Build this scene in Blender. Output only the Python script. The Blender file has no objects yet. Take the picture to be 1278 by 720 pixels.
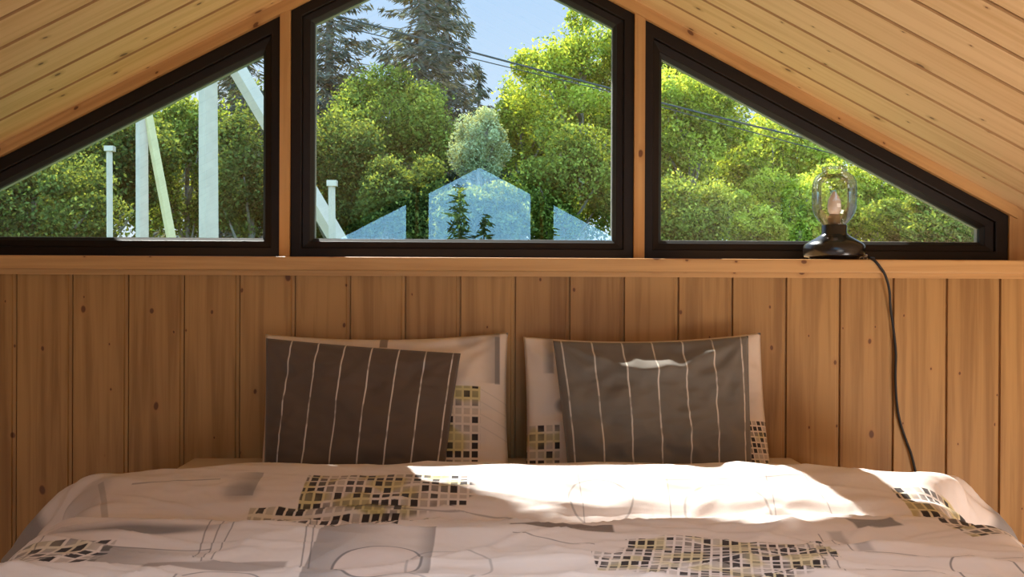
import bpy, math, random
import numpy as np
from mathutils import Vector, Matrix, noise, Euler

random.seed(7)
RNG = np.random.default_rng(7)
COL = bpy.context.scene.collection
EYE = Vector((0.0, -2.55, 1.10))
F = 1150.0
CAMROT = (Matrix.Rotation(math.radians(-1.49), 3, 'Z') @ Matrix.Rotation(math.radians(90 - 0.15), 3, 'X')
          @ Matrix.Rotation(math.radians(0.25), 3, 'Z'))

# ------------------------------------------------------------------ measuring helpers
def ray(px, py):
    return CAMROT @ Vector(((px - 639) / F, -(py - 360) / F, -1.0))
def PY(px, py, y):
    r = ray(px, py); t = (y - EYE.y) / r.y
    return EYE + r * t
def PZ(px, py, z):
    r = ray(px, py); t = (z - EYE.z) / r.z
    return EYE + r * t

# ------------------------------------------------------------------ object helpers
def link(o, parent=None):
    COL.objects.link(o)
    if parent is not None:
        o.parent = parent
    return o
def mesh_obj(name, verts, faces, mat=None, parent=None, smooth=False, uvs=None, uvfn=None):
    me = bpy.data.meshes.new(name)
    me.from_pydata([tuple(v) for v in verts], [], faces)
    if smooth:
        for p in me.polygons: p.use_smooth = True
    if uvs is not None or uvfn is not None:
        uvl = me.uv_layers.new(name='UVMap')
        for p in me.polygons:
            for li in p.loop_indices:
                vi = me.loops[li].vertex_index
                uvl.data[li].uv = uvs[vi] if uvs is not None else uvfn(me.vertices[vi].co, p)
    if mat: me.materials.append(mat)
    me.update()
    return link(bpy.data.objects.new(name, me), parent)
def empty(name, loc=(0, 0, 0), parent=None):
    o = bpy.data.objects.new(name, None); o.location = loc
    o.empty_display_size = 0.1
    return link(o, parent)
def tag(o, label=None, cat=None, group=None, kind=None):
    if label: o['label'] = label
    if cat: o['category'] = cat
    if group: o['group'] = group
    if kind: o['kind'] = kind
    return o
def bevel(o, w, seg=2):
    m = o.modifiers.new('bevel', 'BEVEL'); m.width = w; m.segments = seg; m.limit_method = 'ANGLE'
    return o

class MB:
    """collects simple solids into one mesh"""
    def __init__(s): s.v = []; s.f = []
    def add(s, v, f):
        n = len(s.v); s.v += [Vector(p) for p in v]; s.f += [tuple(i + n for i in q) for q in f]
        return s
    def box(s, x0, x1, y0, y1, z0, z1):
        v = [(x, y, z) for z in (z0, z1) for y in (y0, y1) for x in (x0, x1)]
        return s.add(v, [(0, 2, 3, 1), (4, 5, 7, 6), (0, 1, 5, 4), (2, 6, 7, 3), (0, 4, 6, 2), (1, 3, 7, 5)])
    def prism(s, pts, y0, y1):
        n = len(pts)
        v = [(p[0], y0, p[1]) for p in pts] + [(p[0], y1, p[1]) for p in pts]
        f = [tuple(range(n)), tuple(range(2 * n - 1, n - 1, -1))]
        f += [(i, i + n, (i + 1) % n + n, (i + 1) % n) for i in range(n)]
        return s.add(v, f)
    def ring(s, outer, inner, y0, y1, yi0=None):
        n = len(outer); yi0 = y0 if yi0 is None else yi0
        v = ([(p[0], y0, p[1]) for p in outer] + [(p[0], yi0, p[1]) for p in inner]
             + [(p[0], y1, p[1]) for p in outer] + [(p[0], y1, p[1]) for p in inner])
        f = []
        for i in range(n):
            j = (i + 1) % n
            f += [(i, j, n + j, n + i), (2 * n + i, 3 * n + i, 3 * n + j, 2 * n + j),
                  (i, 2 * n + i, 2 * n + j, j), (n + i, n + j, 3 * n + j, 3 * n + i)]
        return s.add(v, f)
    def tube(s, pts, r, n=8, r1=None, cap=True):
        pts = [Vector(p) for p in pts]; base = len(s.v); m = len(pts); prev = None
        for k, p in enumerate(pts):
            d = (pts[min(k + 1, m - 1)] - pts[max(k - 1, 0)]).normalized()
            ref = prev if prev is not None else (Vector((1, 0, 0)) if abs(d.x) < .8 else Vector((0, 1, 0)))
            a = (ref - d * ref.dot(d)).normalized(); b = d.cross(a); prev = a
            rr = r if r1 is None else r + (r1 - r) * k / (m - 1)
            for i in range(n):
                t = 2 * math.pi * i / n
                s.v.append(p + a * math.cos(t) * rr + b * math.sin(t) * rr)
        for k in range(m - 1):
            for i in range(n):
                j = (i + 1) % n
                s.f.append((base + k * n + i, base + k * n + j, base + (k + 1) * n + j, base + (k + 1) * n + i))
        if cap:
            s.f.append(tuple(base + i for i in range(n))[::-1])
            s.f.append(tuple(base + (m - 1) * n + i for i in range(n)))
        return s
    def lathe(s, prof, cx, cy, z0, n=48):
        base = len(s.v); m = len(prof)
        for (r, z) in prof:
            for i in range(n):
                t = 2 * math.pi * i / n
                s.v.append(Vector((cx + r * math.cos(t), cy + r * math.sin(t), z0 + z)))
        for k in range(m - 1):
            for i in range(n):
                j = (i + 1) % n
                s.f.append((base + k * n + i, base + k * n + j, base + (k + 1) * n + j, base + (k + 1) * n + i))
        return s
    def build(s, name, mat, parent=None, smooth=False, uvfn=None):
        return mesh_obj(name, s.v, s.f, mat, parent, smooth, uvfn=uvfn)

# ------------------------------------------------------------------ node expression helper
class G:
    def __init__(s, name):
        s.m = bpy.data.materials.new(name); s.m.use_nodes = True
        s.t = s.m.node_tree; s.n = s.t.nodes; s.l = s.t.links; s.n.clear()
        s.out = s.n.new('ShaderNodeOutputMaterial')
    def E(s, x): return Ex(s, x)
    def put(s, sock, x):
        if isinstance(x, Ex): x = x.s
        if isinstance(x, bpy.types.NodeSocket): s.l.new(x, sock)
        else: sock.default_value = x
    def math(s, op, *a, clamp=False):
        nd = s.n.new('ShaderNodeMath'); nd.operation = op; nd.use_clamp = clamp
        for i, x in enumerate(a): s.put(nd.inputs[i], x)
        return Ex(s, nd.outputs[0])
    def uv(s):
        nd = s.n.new('ShaderNodeUVMap'); sp = s.n.new('ShaderNodeSeparateXYZ'); s.l.new(nd.outputs[0], sp.inputs[0])
        return Ex(s, sp.outputs[0]), Ex(s, sp.outputs[1])
    def obj(s):
        nd = s.n.new('ShaderNodeTexCoord'); return Ex(s, nd.outputs['Object'])
    def vec(s, x, y, z=0.0):
        nd = s.n.new('ShaderNodeCombineXYZ')
        for i, q in enumerate((x, y, z)): s.put(nd.inputs[i], q)
        return Ex(s, nd.outputs[0])
    def noise(s, v, scale=5, detail=3, rough=.5, dist=0.0):
        nd = s.n.new('ShaderNodeTexNoise'); s.put(nd.inputs['Vector'], v)
        nd.inputs['Scale'].default_value = scale; nd.inputs['Detail'].default_value = detail
        nd.inputs['Roughness'].default_value = rough; nd.inputs['Distortion'].default_value = dist
        return Ex(s, nd.outputs[0])
    def white(s, w):
        nd = s.n.new('ShaderNodeTexWhiteNoise'); nd.noise_dimensions = '1D'; s.put(nd.inputs['W'], w)
        return Ex(s, nd.outputs[0])
    def voronoi(s, v, scale=1, rnd=1.0):
        nd = s.n.new('ShaderNodeTexVoronoi'); nd.voronoi_dimensions = '2D'; s.put(nd.inputs['Vector'], v)
        nd.inputs['Scale'].default_value = scale; nd.inputs['Randomness'].default_value = rnd
        return Ex(s, nd.outputs['Distance']), Ex(s, nd.outputs['Color'])
    def step(s, x, a, b):        # 0 below a, 1 above b (a<b) ; reversed if a>b
        nd = s.n.new('ShaderNodeMapRange'); nd.interpolation_type = 'SMOOTHSTEP'
        s.put(nd.inputs[0], x)
        if a < b: nd.inputs[1].default_value = a; nd.inputs[2].default_value = b
        else:
            nd.inputs[1].default_value = b; nd.inputs[2].default_value = a
            nd.inputs[3].default_value = 1; nd.inputs[4].default_value = 0
        return Ex(s, nd.outputs[0])
    def mix(s, f, a, b):
        nd = s.n.new('ShaderNodeMix'); nd.data_type = 'RGBA'; nd.clamp_factor = True
        def c(q): return (*q, 1) if isinstance(q, tuple) and len(q) == 3 else q
        s.put(nd.inputs[0], f); s.put(nd.inputs[6], c(a)); s.put(nd.inputs[7], c(b))
        return Ex(s, nd.outputs[2])
    def mul(s, a, b):
        nd = s.n.new('ShaderNodeMix'); nd.data_type = 'RGBA'; nd.blend_type = 'MULTIPLY'
        nd.inputs[0].default_value = 1
        def c(q): return (*q, 1) if isinstance(q, tuple) and len(q) == 3 else q
        s.put(nd.inputs[6], c(a)); s.put(nd.inputs[7], c(b))
        return Ex(s, nd.outputs[2])
    def bsdf(s, color, rough=.6, metal=0.0, bump=None, bstr=.3, bdist=.01, spec=.5, sheen=0.0):
        p = s.n.new('ShaderNodeBsdfPrincipled')
        s.put(p.inputs['Base Color'], (*color, 1) if isinstance(color, tuple) and len(color) == 3 else color)
        s.put(p.inputs['Roughness'], rough); s.put(p.inputs['Metallic'], metal)
        p.inputs['Specular IOR Level'].default_value = spec
        if sheen: p.inputs['Sheen Weight'].default_value = sheen
        if bump is not None:
            b = s.n.new('ShaderNodeBump'); b.inputs['Strength'].default_value = bstr; b.inputs['Distance'].default_value = bdist
            s.put(b.inputs['Height'], bump); s.l.new(b.outputs[0], p.inputs['Normal'])
        s.l.new(p.outputs[0], s.out.inputs[0])
        return s.m
class Ex:
    def __init__(s, g, sock): s.g = g; s.s = sock
    def __add__(s, o): return s.g.math('ADD', s, o)
    __radd__ = __add__
    def __sub__(s, o): return s.g.math('SUBTRACT', s, o)
    def __rsub__(s, o): return s.g.math('SUBTRACT', o, s)
    def __mul__(s, o): return s.g.math('MULTIPLY', s, o)
    __rmul__ = __mul__
    def __truediv__(s, o): return s.g.math('DIVIDE', s, o)
    def floor(s): return s.g.math('FLOOR', s)
    def fract(s): return s.g.math('FRACT', s)
    def abs(s): return s.g.math('ABSOLUTE', s)
    def sqrt(s): return s.g.math('SQRT', s)
    def sin(s): return s.g.math('SINE', s)
    def max(s, o): return s.g.math('MAXIMUM', s, o)
    def min(s, o): return s.g.math('MINIMUM', s, o)

# ------------------------------------------------------------------ materials
def pine(name, w, off, light=(.70, .46, .22), dark=(.50, .27, .10), knots=True, seed=0.0, var=.35):
    """u = across the boards (m), v = along them (m); w = board width, off = phase"""
    g = G(name); u, v = g.uv()
    bid = ((u - off) / w).floor()
    rnd = g.white(bid + seed); rnd2 = g.white(bid + seed + 37.7)
    vv = v + rnd * 9.0
    grain = g.noise(g.vec(u * 34.0 + rnd2 * 20, vv * 1.3, 0.0), 1, 4, .6, .35)
    fine = g.noise(g.vec(u * 190.0, vv * 4.0, rnd), 1, 2, .5)
    big = g.noise(g.vec(u * 6.0, vv * 0.9, seed), 1, 2, .5)
    f = g.step(grain, .38, .68) * .62 + fine * .22 + (rnd - .5) * var + (big - .5) * .35
    col = g.mix(f, light, dark)
    bump = grain
    if knots:
        uw = u + (g.noise(g.vec(u * 9, vv * 9, 1.0), 1, 1) - .5) * .02
        kd, kc = g.voronoi(g.vec(uw * 11.0, vv * 7.0, 0.0), 1, 1.0)
        sp = g.n.new('ShaderNodeSeparateColor'); g.l.new(kc.s, sp.inputs[0])
        kr = Ex(g, sp.outputs[0]); ks = Ex(g, sp.outputs[1])
        # true distance in metres is approximated with a round metric around the cell point
        rad = ks * ks * ks * .085 + .028
        on = g.step(kr, .46, .50)
        halo = g.math('SUBTRACT', 1.0, g.step(kd / rad, 1.0, 2.6)) * on
        core = g.math('SUBTRACT', 1.0, g.step(kd / rad, .55, 1.0)) * on
        col = g.mix(halo * .45, col, (.40, .19, .06))
        col = g.mix(core * .9, col, (.12, .04, .012))
    return g.bsdf(col, .52, bump=bump, bstr=.10, bdist=.004, spec=.35)

def flat(name, c, rough=.5, metal=0.0, spec=.5, nscale=30, amt=.15, bstr=.1):
    g = G(name); o = g.obj(); n = g.noise(o, nscale, 3)
    d = tuple(x * (1 - amt) for x in c); l = tuple(min(1, x * (1 + amt)) for x in c)
    return g.bsdf(g.mix(n, d, l), rough, metal, bump=n, bstr=bstr, bdist=.002, spec=spec)

M_frame = flat('dark_window_metal', (.012, .0065, .004), .5, 0.0, .25, 60, .2, .05)
M_gasket = flat('black_rubber', (.012, .011, .010), .6)
M_spacer = flat('grey_spacer', (.22, .22, .21), .45)
M_black = flat('black_lacquer', (.012, .010, .009), .22, 0.0, .6, 20, .1, .02)
M_cord = flat('black_cord', (.014, .012, .012), .6)
M_conc = flat('pale_concrete', (.50, .36, .27), .9, nscale=6, amt=.15)
M_pinepole = flat('pale_timber', (.56, .40, .20), .85, nscale=6, amt=.15)
M_wire = flat('wire_black', (.03, .03, .03), .7)
M_bark = flat('bark', (.16, .12, .09), .95, nscale=12, amt=.4)
M_bed = pine('bed_timber', .12, 0, knots=False, seed=5)
M_ground = flat('grass_ground', (.10, .16, .04), 1.0, nscale=1.2, amt=.4)
M_joint_shade = flat('board_joint_shade', (.42, .23, .09), .8)  # shade of the board grooves, put into the colour of their faces
M_floor = pine('floor_pine', .12, 0, light=(.55, .34, .16), dark=(.38, .20, .08), seed=3)

def glass_mat():
    g = G('window_glass')
    tr = g.n.new('ShaderNodeBsdfTransparent'); tr.inputs[0].default_value = (.93, .97, .95, 1)
    gl = g.n.new('ShaderNodeBsdfGlossy'); gl.inputs['Roughness'].default_value = 0.004
    gl.inputs[0].default_value = (.95, 1, 1, 1)
    lw = g.n.new('ShaderNodeLayerWeight'); lw.inputs[0].default_value = .35
    fac = Ex(g, lw.outputs['Fresnel']) * .6 + .07
    mx = g.n.new('ShaderNodeMixShader'); g.l.new(fac.s, mx.inputs[0])
    g.l.new(tr.outputs[0], mx.inputs[1]); g.l.new(gl.outputs[0], mx.inputs[2]); g.l.new(mx.outputs[0], g.out.inputs[0])
    return g.m
M_glass = glass_mat()
def lampglass():
    g = G('clear_lamp_glass')
    tr = g.n.new('ShaderNodeBsdfTransparent'); tr.inputs[0].default_value = (.96, .98, .97, 1)
    gl = g.n.new('ShaderNodeBsdfGlossy'); gl.inputs['Roughness'].default_value = 0.02
    lw = g.n.new('ShaderNodeLayerWeight'); lw.inputs[0].default_value = .42
    fac = Ex(g, lw.outputs['Fresnel']) * .75 + .03
    mx = g.n.new('ShaderNodeMixShader'); g.l.new(fac.s, mx.inputs[0])
    g.l.new(tr.outputs[0], mx.inputs[1]); g.l.new(gl.outputs[0], mx.inputs[2]); g.l.new(mx.outputs[0], g.out.inputs[0])
    return g.m
M_lampglass = lampglass()

# printed bedding -----------------------------------------------------------------
class Print:
    """paints printed motifs over a cloth colour; coordinates in metres (u,v)"""
    def __init__(s, name, base):
        s.g = G(name); s.u, s.v = s.g.uv()
        g = s.g
        s.fold = g.noise(g.vec(s.u, s.v, 0.0), 9, 3, .55)
        s.col = g.mix(g.noise(g.vec(s.u, s.v, 3.0), 3, 2) , tuple(x * .93 for x in base), base)
    def sm(s, d, e): return s.g.step(d, e, -e)
    def rect(s, u0, u1, v0, v1, e=.0015, shear=0.0):
        g = s.g; u = s.u + (s.v - v0) * (-shear) if shear else s.u
        du = (u - (u0 + u1) / 2).abs() - abs(u1 - u0) / 2
        dv = (s.v - (v0 + v1) / 2).abs() - abs(v1 - v0) / 2
        return s.sm(du.max(dv), e)
    def ell(s, cu, cv, ru, rv, e=.05):
        a = (s.u - cu) / ru; b = (s.v - cv) / rv
        return s.sm((a * a + b * b).sqrt() - 1.0, e)
    def arc(s, cu, cv, ru, rv, w=.03):
        a = (s.u - cu) / ru; b = (s.v - cv) / rv
        return s.sm(((a * a + b * b).sqrt() - 1.0).abs() - w, .02)
    def line(s, u0, v0, u1, v1, w=.0015):
        L = math.hypot(u1 - u0, v1 - v0); dx, dy = (u1 - u0) / L, (v1 - v0) / L
        t = (s.u - u0) * dx + (s.v - v0) * dy; n = ((s.u - u0) * (-dy) + (s.v - v0) * dx).abs()
        return s.sm(((t - L / 2).abs() - L / 2).max(n - w), .0012)
    def paint(s, mask, c, a=1.0): s.col = s.g.mix(mask * a, s.col, c)
    def shade(s, mask, c, u0, u1, a=1.0):       # printed wash that fades from u0 to u1
        s.col = s.g.mix(mask * s.g.step(s.u, u0, u1) * a, s.col, c)
    def grid(s, mask, cu=.020, cv=.020, shear=0.0, dens=.5, yell=.6):
        g = s.g
        gu = (s.u + s.v * shear) / cu; gv = s.v / cv
        cell = g.white(gu.floor() * 17.3 + gv.floor() * 5.7)
        fu = (gu.fract() - .5).abs(); fv = (gv.fract() - .5).abs()
        sq = g.step(fu.max(fv), .41, .33)
        rough = g.noise(g.vec(s.u, s.v, 5.0), 14, 1)
        k = g.step(cell * .6 + rough * .5, dens + .13, dens - .13)
        c = g.mix(g.step(cell, .4, .9), (.028, .020, .022), (.17, .12, .09))
        s.col = g.mix(mask * g.step(rough, .46, .60) * .7 * yell, s.col, (.55, .46, .10))
        s.col = g.mix(mask * sq * (k * .62 + .36), s.col, c)
    def done(s, bstr=.25):
        g = s.g
        weave = g.noise(g.vec(s.u * 60, s.v * 60, 0.0), 10, 2)
        return g.bsdf(s.col, .85, bump=s.fold * 1.0 + weave * .03, bstr=bstr, bdist=.02, spec=.2, sheen=.15)

# ------------------------------------------------------------------ roof / gable geometry
YW = 0.17           # room face of the window frames
YB = -4.75          # room face of the back window frames
def fit(p, q):
    a = PY(*p, YW); b = PY(*q, YW); m = (b.z - a.z) / (b.x - a.x)
    return m, a.z - m * a.x
mL, bL = fit((0, 197), (353, 18)); mR, bR = fit((804, 24), (1259, 269))
mS = (mL - mR) / 2
XR = (bR - bL) / (mL - mR); ZR = mL * XR + bL
TR = .034           # trim thickness between frame and ceiling (vertical)
print('roof', mL, mR, XR, ZR)
def zl(x): return mL * x + bL          # frame line left
def zr(x): return mR * x + bR
def rake(x, d=0.0): return (zl(x) if x < XR else zr(x)) + d
KW = 2.35           # half width to knee walls
XL0, XR0 = XR - KW, XR + KW

# ceiling: boards run up the slope, joints along y; real grooves
def ceiling_side(side, mb, w, y_first):
    # profile along y
    ys = []; y = y_first
    joints = []
    while y > YB - .1: joints.append(y); y -= w
    prof = [(YW + .03, 0.0)]
    for j in joints:
        prof += [(j + .014, 0.0), (j + .0125, .004), (j + .0120, .018), (j + .0015, .018), (j, 0.0)]
    prof += [(YB - .05, 0.0)]
    x0, x1 = (XL0 - .05, XR) if side == 'l' else (XR, XR0 + .05)
    n = len(prof); v = []; uv = []
    for (x) in (x0, x1):
        for (yy, dz) in prof:
            z = (zl(x) if side == 'l' else zr(x)) + TR + dz
            v.append((x, yy, z)); uv.append((yy, (x - x0) * 1.13 + (0 if side == 'l' else 7)))
    f = [(i, i + 1, n + i + 1, n + i) for i in range(n - 1)]
    return v, f, uv
WCL, WCR = .124, .136
for_ceiling = []
vL, fL, uL = ceiling_side('l', None, WCL, -.005)
vR, fR, uR = ceiling_side('r', None, WCR, .03)
M_ceil_l = pine('ceiling_pine_left', WCL, -.005 % WCL, light=(.76, .50, .25), dark=(.58, .33, .13), seed=11)
M_ceil_r = pine('ceiling_pine_right', WCR, .03 % WCR, light=(.78, .53, .28), dark=(.62, .37, .16), seed=23)
n0 = len(vL)
me = bpy.data.meshes.new('ceiling')
me.from_pydata(vL + vR, [], fL + [tuple(i + n0 for i in q) for q in fR])
uvl = me.uv_layers.new(name='UVMap'); UA = uL + uR
for lp in me.loops: uvl.data[lp.index].uv = UA[lp.vertex_index]
me.materials.append(M_ceil_l); me.materials.append(M_ceil_r); me.materials.append(M_joint_shade)
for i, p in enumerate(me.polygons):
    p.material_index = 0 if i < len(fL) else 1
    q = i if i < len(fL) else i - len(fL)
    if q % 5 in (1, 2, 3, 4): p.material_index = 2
ceil = link(bpy.data.objects.new('ceiling', me)); tag(ceil, 'sloping ceiling of pale knotty pine boards', kind='structure')

# roof slab above (keeps the sun out, with a small gable overhang)
OVER = .243
mb = MB()
T0, T1 = TR + .03, TR + .30
mb.prism([(XL0 - .35, zl(XL0 - .35) + T0), (XR, ZR + T0), (XR0 + .35, zr(XR0 + .35) + T0),
          (XR0 + .35, zr(XR0 + .35) + T1), (XR, ZR + T1), (XL0 - .35, zl(XL0 - .35) + T1)], YB - .4, YW + .09 + OVER)
roof = mb.build('roof', flat('roof_metal', (.05, .05, .055), .5)); tag(roof, 'pitched roof over the loft', kind='structure')

# ------------------------------------------------------------------ front wall panelling with real joints
SILL_T = PY(639, 321.5, -.03).z; SILL_B = PY(639, 339.5, -.03).z
joints_px = [20, 92, 162, 231, 300, 369, 436, 502, 568, 635, 702, 770, 838, 905, 972, 1042, 1112, 1180, 1248]
WB = (PY(1248, 450, 0).x - PY(20, 450, 0).x) / (len(joints_px) - 1)
J0 = PY(20, 450, 0).x
def panel_wall(name, ywall, z0, z1, facing, mat, label):
    xs = []; j = J0 - WB * 8; prof = []
    while j < XR0 + .2:
        if j > XL0:
            prof += [(j - .012, 0.0), (j - .010, .004), (j - .002, .0045), (j - .001, .010), (j + .002, .010), (j + .003, 0.0)]
        j += WB
    prof = [(XL0, 0.0)] + [p for p in prof if XL0 < p[0] < XR0] + [(XR0, 0.0)]
    n = len(prof)
    v = [(x, ywall + d * facing, z0) for x, d in prof] + [(x, ywall + d * facing, z1) for x, d in prof]
    uv = [(x, z0) for x, d in prof] + [(x, z1) for x, d in prof]
    f = [(i, i + 1, n + i + 1, n + i) for i in range(n - 1)]
    # body behind
    o = mesh_obj(name, v, f, mat, uvs=uv)
    o.data.materials.append(M_joint_shade)
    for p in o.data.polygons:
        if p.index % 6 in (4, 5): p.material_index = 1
    tag(o, label, kind='structure')
    return o
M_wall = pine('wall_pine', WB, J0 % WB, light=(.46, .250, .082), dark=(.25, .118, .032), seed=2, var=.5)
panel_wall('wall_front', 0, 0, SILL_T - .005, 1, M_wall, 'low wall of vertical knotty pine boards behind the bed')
M_wallb = pine('wall_pine_back', WB, J0 % WB, seed=8)
wb = MB().box(XL0, XR0, .02, .30, -.2, SILL_T - .03).build('wall_front_core', M_wallb)
wb.name = 'wall_front'; tag(wb, 'outer core of the gable wall under the windows', kind='structure')

uv_xz = lambda co, p: ((co.z + co.y, co.x) if abs(p.normal.y) > .5 or abs(p.normal.z) > .5 else (co.y, co.z))
M_trim = pine('trim_pine', .5, .1, light=(.60, .34, .13), dark=(.42, .21, .07), knots=True, seed=9, var=.1)
sill = bevel(MB().box(XL0, XR0, -.030, YW + .02, SILL_B + .002, SILL_T).build('trim_1', M_trim, uvfn=lambda co, p: (co.z + co.y, co.x)), .004)
tag(sill, 'long pine window sill running under the three windows', kind='structure')
sf = MB().box(XL0, XR0, -.012, .0, SILL_B - .012, SILL_B + .004).build('trim_2', M_trim, uvfn=lambda co, p: (co.z, co.x))
tag(sf, 'thin pine strip below the window sill', kind='structure')

# ------------------------------------------------------------------ windows
def w2(px, py, y=YW): 
    p = PY(px, py, y); return (p.x, p.z)
SB = SILL_T + .004
def lerp2(a, b, t): return [(p[0] + (q[0] - p[0]) * t, p[1] + (q[1] - p[1]) * t) for p, q in zip(a, b)]
def make_window(name, outer, inner, y, sgn, label):
    """outer / inner: polygons in the wall plane. sgn=+1 outside is +y"""
    root = empty(name, (sum(p[0] for p in outer) / len(outer), y, min(p[1] for p in outer)))
    tag(root, label, kind='structure')
    inv = Matrix.Translation(-Vector(root.location))
    def sh(poly): return poly
    mid = lerp2(outer, inner, .50); m2 = lerp2(outer, inner, .86)
    parts = []
    a = MB().ring(outer, mid, y, y + .062 * sgn).build('window_frame', M_frame, root)
    b = MB().ring(mid, m2, y + .010 * sgn, y + .054 * sgn, y + .014 * sgn).build('sash', M_frame, root)
    c = MB().ring(m2, inner, y + .018 * sgn, y + .050 * sgn, y + .026 * sgn).build('gasket', M_gasket, root)
    deeper = lerp2(outer, inner, 1.035)
    d = MB().ring(inner, deeper, y + .034 * sgn, y + .050 * sgn).build('spacer', M_spacer, root)
    for o in (a, b): bevel(o, .0025, 2)
    g = MB(); yy = y + .032 * sgn
    g.add([(p[0], yy, p[1]) for p in inner], [tuple(range(len(inner)))])
    e = g.build('glass_pane', M_glass, root)
    for o in (a, b, c, d, e): o.matrix_parent_inverse = inv
    return root

PX = lambda px: PY(px, 200, YW).x
PZz = lambda py, px=639: PY(px, py, YW).z
# left end mirrored around the ridge
xe = PX(1259); xel = 2 * XR - xe
gbot = PZz(298.5, 579)      # glass bottom
def hyp(fn, d): return lambda x: fn(x) - d
HG = .078                    # vertical thickness of the raking frame
xl1 = PX(350); xl_g = PX(326); xleft_g = 2 * XR - PX(1228)
win1_o = [(xel, SB), (xl1, SB), (xl1, zl(xl1)), (xel, zl(xel))]
win1_i = [(xleft_g, gbot), (xl_g, gbot), (xl_g, zl(xl_g) - HG), (xleft_g, zl(xleft_g) - HG)]
c0, c1 = PX(362.5), PX(791); cg0, cg1 = PX(390), PX(766)
win2_o = [(c0, SB), (c1, SB), (c1, zr(c1)), (XR, ZR), (c0, zl(c0))]
win2_i = [(cg0, gbot), (cg1, gbot), (cg1, zr(cg1) - HG * .82), (XR, ZR - HG * .95), (cg0, zl(cg0) - HG * .82)]
r0 = PX(804); rg0 = PX(827); rg1 = PX(1228)
win3_o = [(r0, SB), (xe, SB), (xe, zr(xe)), (r0, zr(r0))]
win3_i = [(rg0, gbot), (rg1, gbot), (rg1, zr(rg1) - HG), (rg0, zr(rg0) - HG)]
make_window('window_1', win1_o, win1_i, YW, 1, 'left dark-framed triangular gable window')
make_window('window_2', win2_o, win2_i, YW, 1, 'tall central dark-framed gable window with pointed top')
make_window('window_3', win3_o, win3_i, YW, 1, 'right dark-framed triangular gable window behind the lamp')
# back gable windows (seen mirrored in the central glass)
def shift(poly, dx=0): return [(p[0] + dx, p[1]) for p in poly]
def inset(poly_i, s=.93):
    cx = sum(p[0] for p in poly_i) / len(poly_i); cz = min(p[1] for p in poly_i)
    return [(cx + (p[0] - cx) * s, p[1]) for p in poly_i]
make_window('window_4', shift(win1_o, -.0), shift(win1_i, -.02), YB, -1, 'left triangular window of the opposite gable')
make_window('window_5', win2_o, inset(win2_i, .97), YB, -1, 'central pointed window of the opposite gable')
make_window('window_6', shift(win3_o, .0), shift(win3_i, .03), YB, -1, 'right triangular window of the opposite gable')

# posts between the windows, end walls and rake trims (front and back)
UVP = lambda co, p: (co.x + co.y, co.z)
k = 3
for (yy, sg) in ((YW, 1), (YB, -1)):
    for (a, b) in ((xl1, c0), (c1, r0)):
        xm = (a + b) / 2
        o = MB().prism([(a, SB - .006), (b, SB - .006), (b, rake(b, TR)), (a, rake(a, TR))], yy - .012 * sg, yy + .062 * sg)
        o = o.build('trim_%d' % k, M_trim, uvfn=UVP); k += 1
        tag(o, 'narrow pine post between two windows', kind='structure')
    for (a, b) in ((XL0, xel), (xe, XR0)):
        pts = [(a, SB - .006), (b, SB - .006), (b, rake(b, TR + .02)), (a, rake(a, TR + .02))]
        if pts[3][1] < pts[0][1]:
            zc = SB - .006; xc = (zc - bL - TR) / mL
            pts = [(xc, zc), (b, zc), (b, rake(b, TR))]
        if pts[2][1] < pts[1][1]:
            zc = SB - .006; xc = (zc - bR - TR) / mR
            pts = [(a, zc), (xc, zc), (a, rake(a, TR))]
        o = MB().prism(pts, yy - .006 * sg, yy + .09 * sg).build('trim_%d' % k, M_trim, uvfn=UVP); k += 1
        tag(o, 'pine infill beside the end of the window row', kind='structure')
    for side in (0, 1):
        (a, b) = (xel - .02, XR) if side == 0 else (XR, xe + .02)
        fn = zl if side == 0 else zr
        o = MB().prism([(a, fn(a)), (b, fn(b)), (b, fn(b) + TR + .01), (a, fn(a) + TR + .01)], yy - .016 * sg, yy + .085 * sg)
        o = o.build('trim_%d' % k, M_trim, uvfn=lambda co, p: (co.z - rake(co.x) + co.y, co.x * 1.13)); k += 1
        tag(o, 'raking pine strip between window frame and ceiling', kind='structure')

# remaining shell
o = panel_wall('wall_back', YB, 0, SILL_T - .005, -1, M_wallb, 'low pine wall of the opposite gable')
MB().box(XL0, XR0, YB - .3, YB - .02, -.2, SILL_T).build('wall_back', M_wallb)['kind'] = 'structure'
for nm, x, s in (('wall_left', XL0, -1), ('wall_right', XR0, 1)):
    h = rake(x, TR) + .06
    o = MB().box(min(x, x + .1 * s), max(x, x + .1 * s), YB - .3, .30, -.2, h).build(nm, M_wallb, uvfn=lambda co, p: (co.y, co.z))
    tag(o, 'low pine knee wall', kind='structure')
o = MB().box(XL0, XR0, YB, .0, -.2, 0).build('floor', M_floor, uvfn=lambda co, p: (co.x, co.y)); tag(o, 'pine loft floor', kind='structure')

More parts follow.
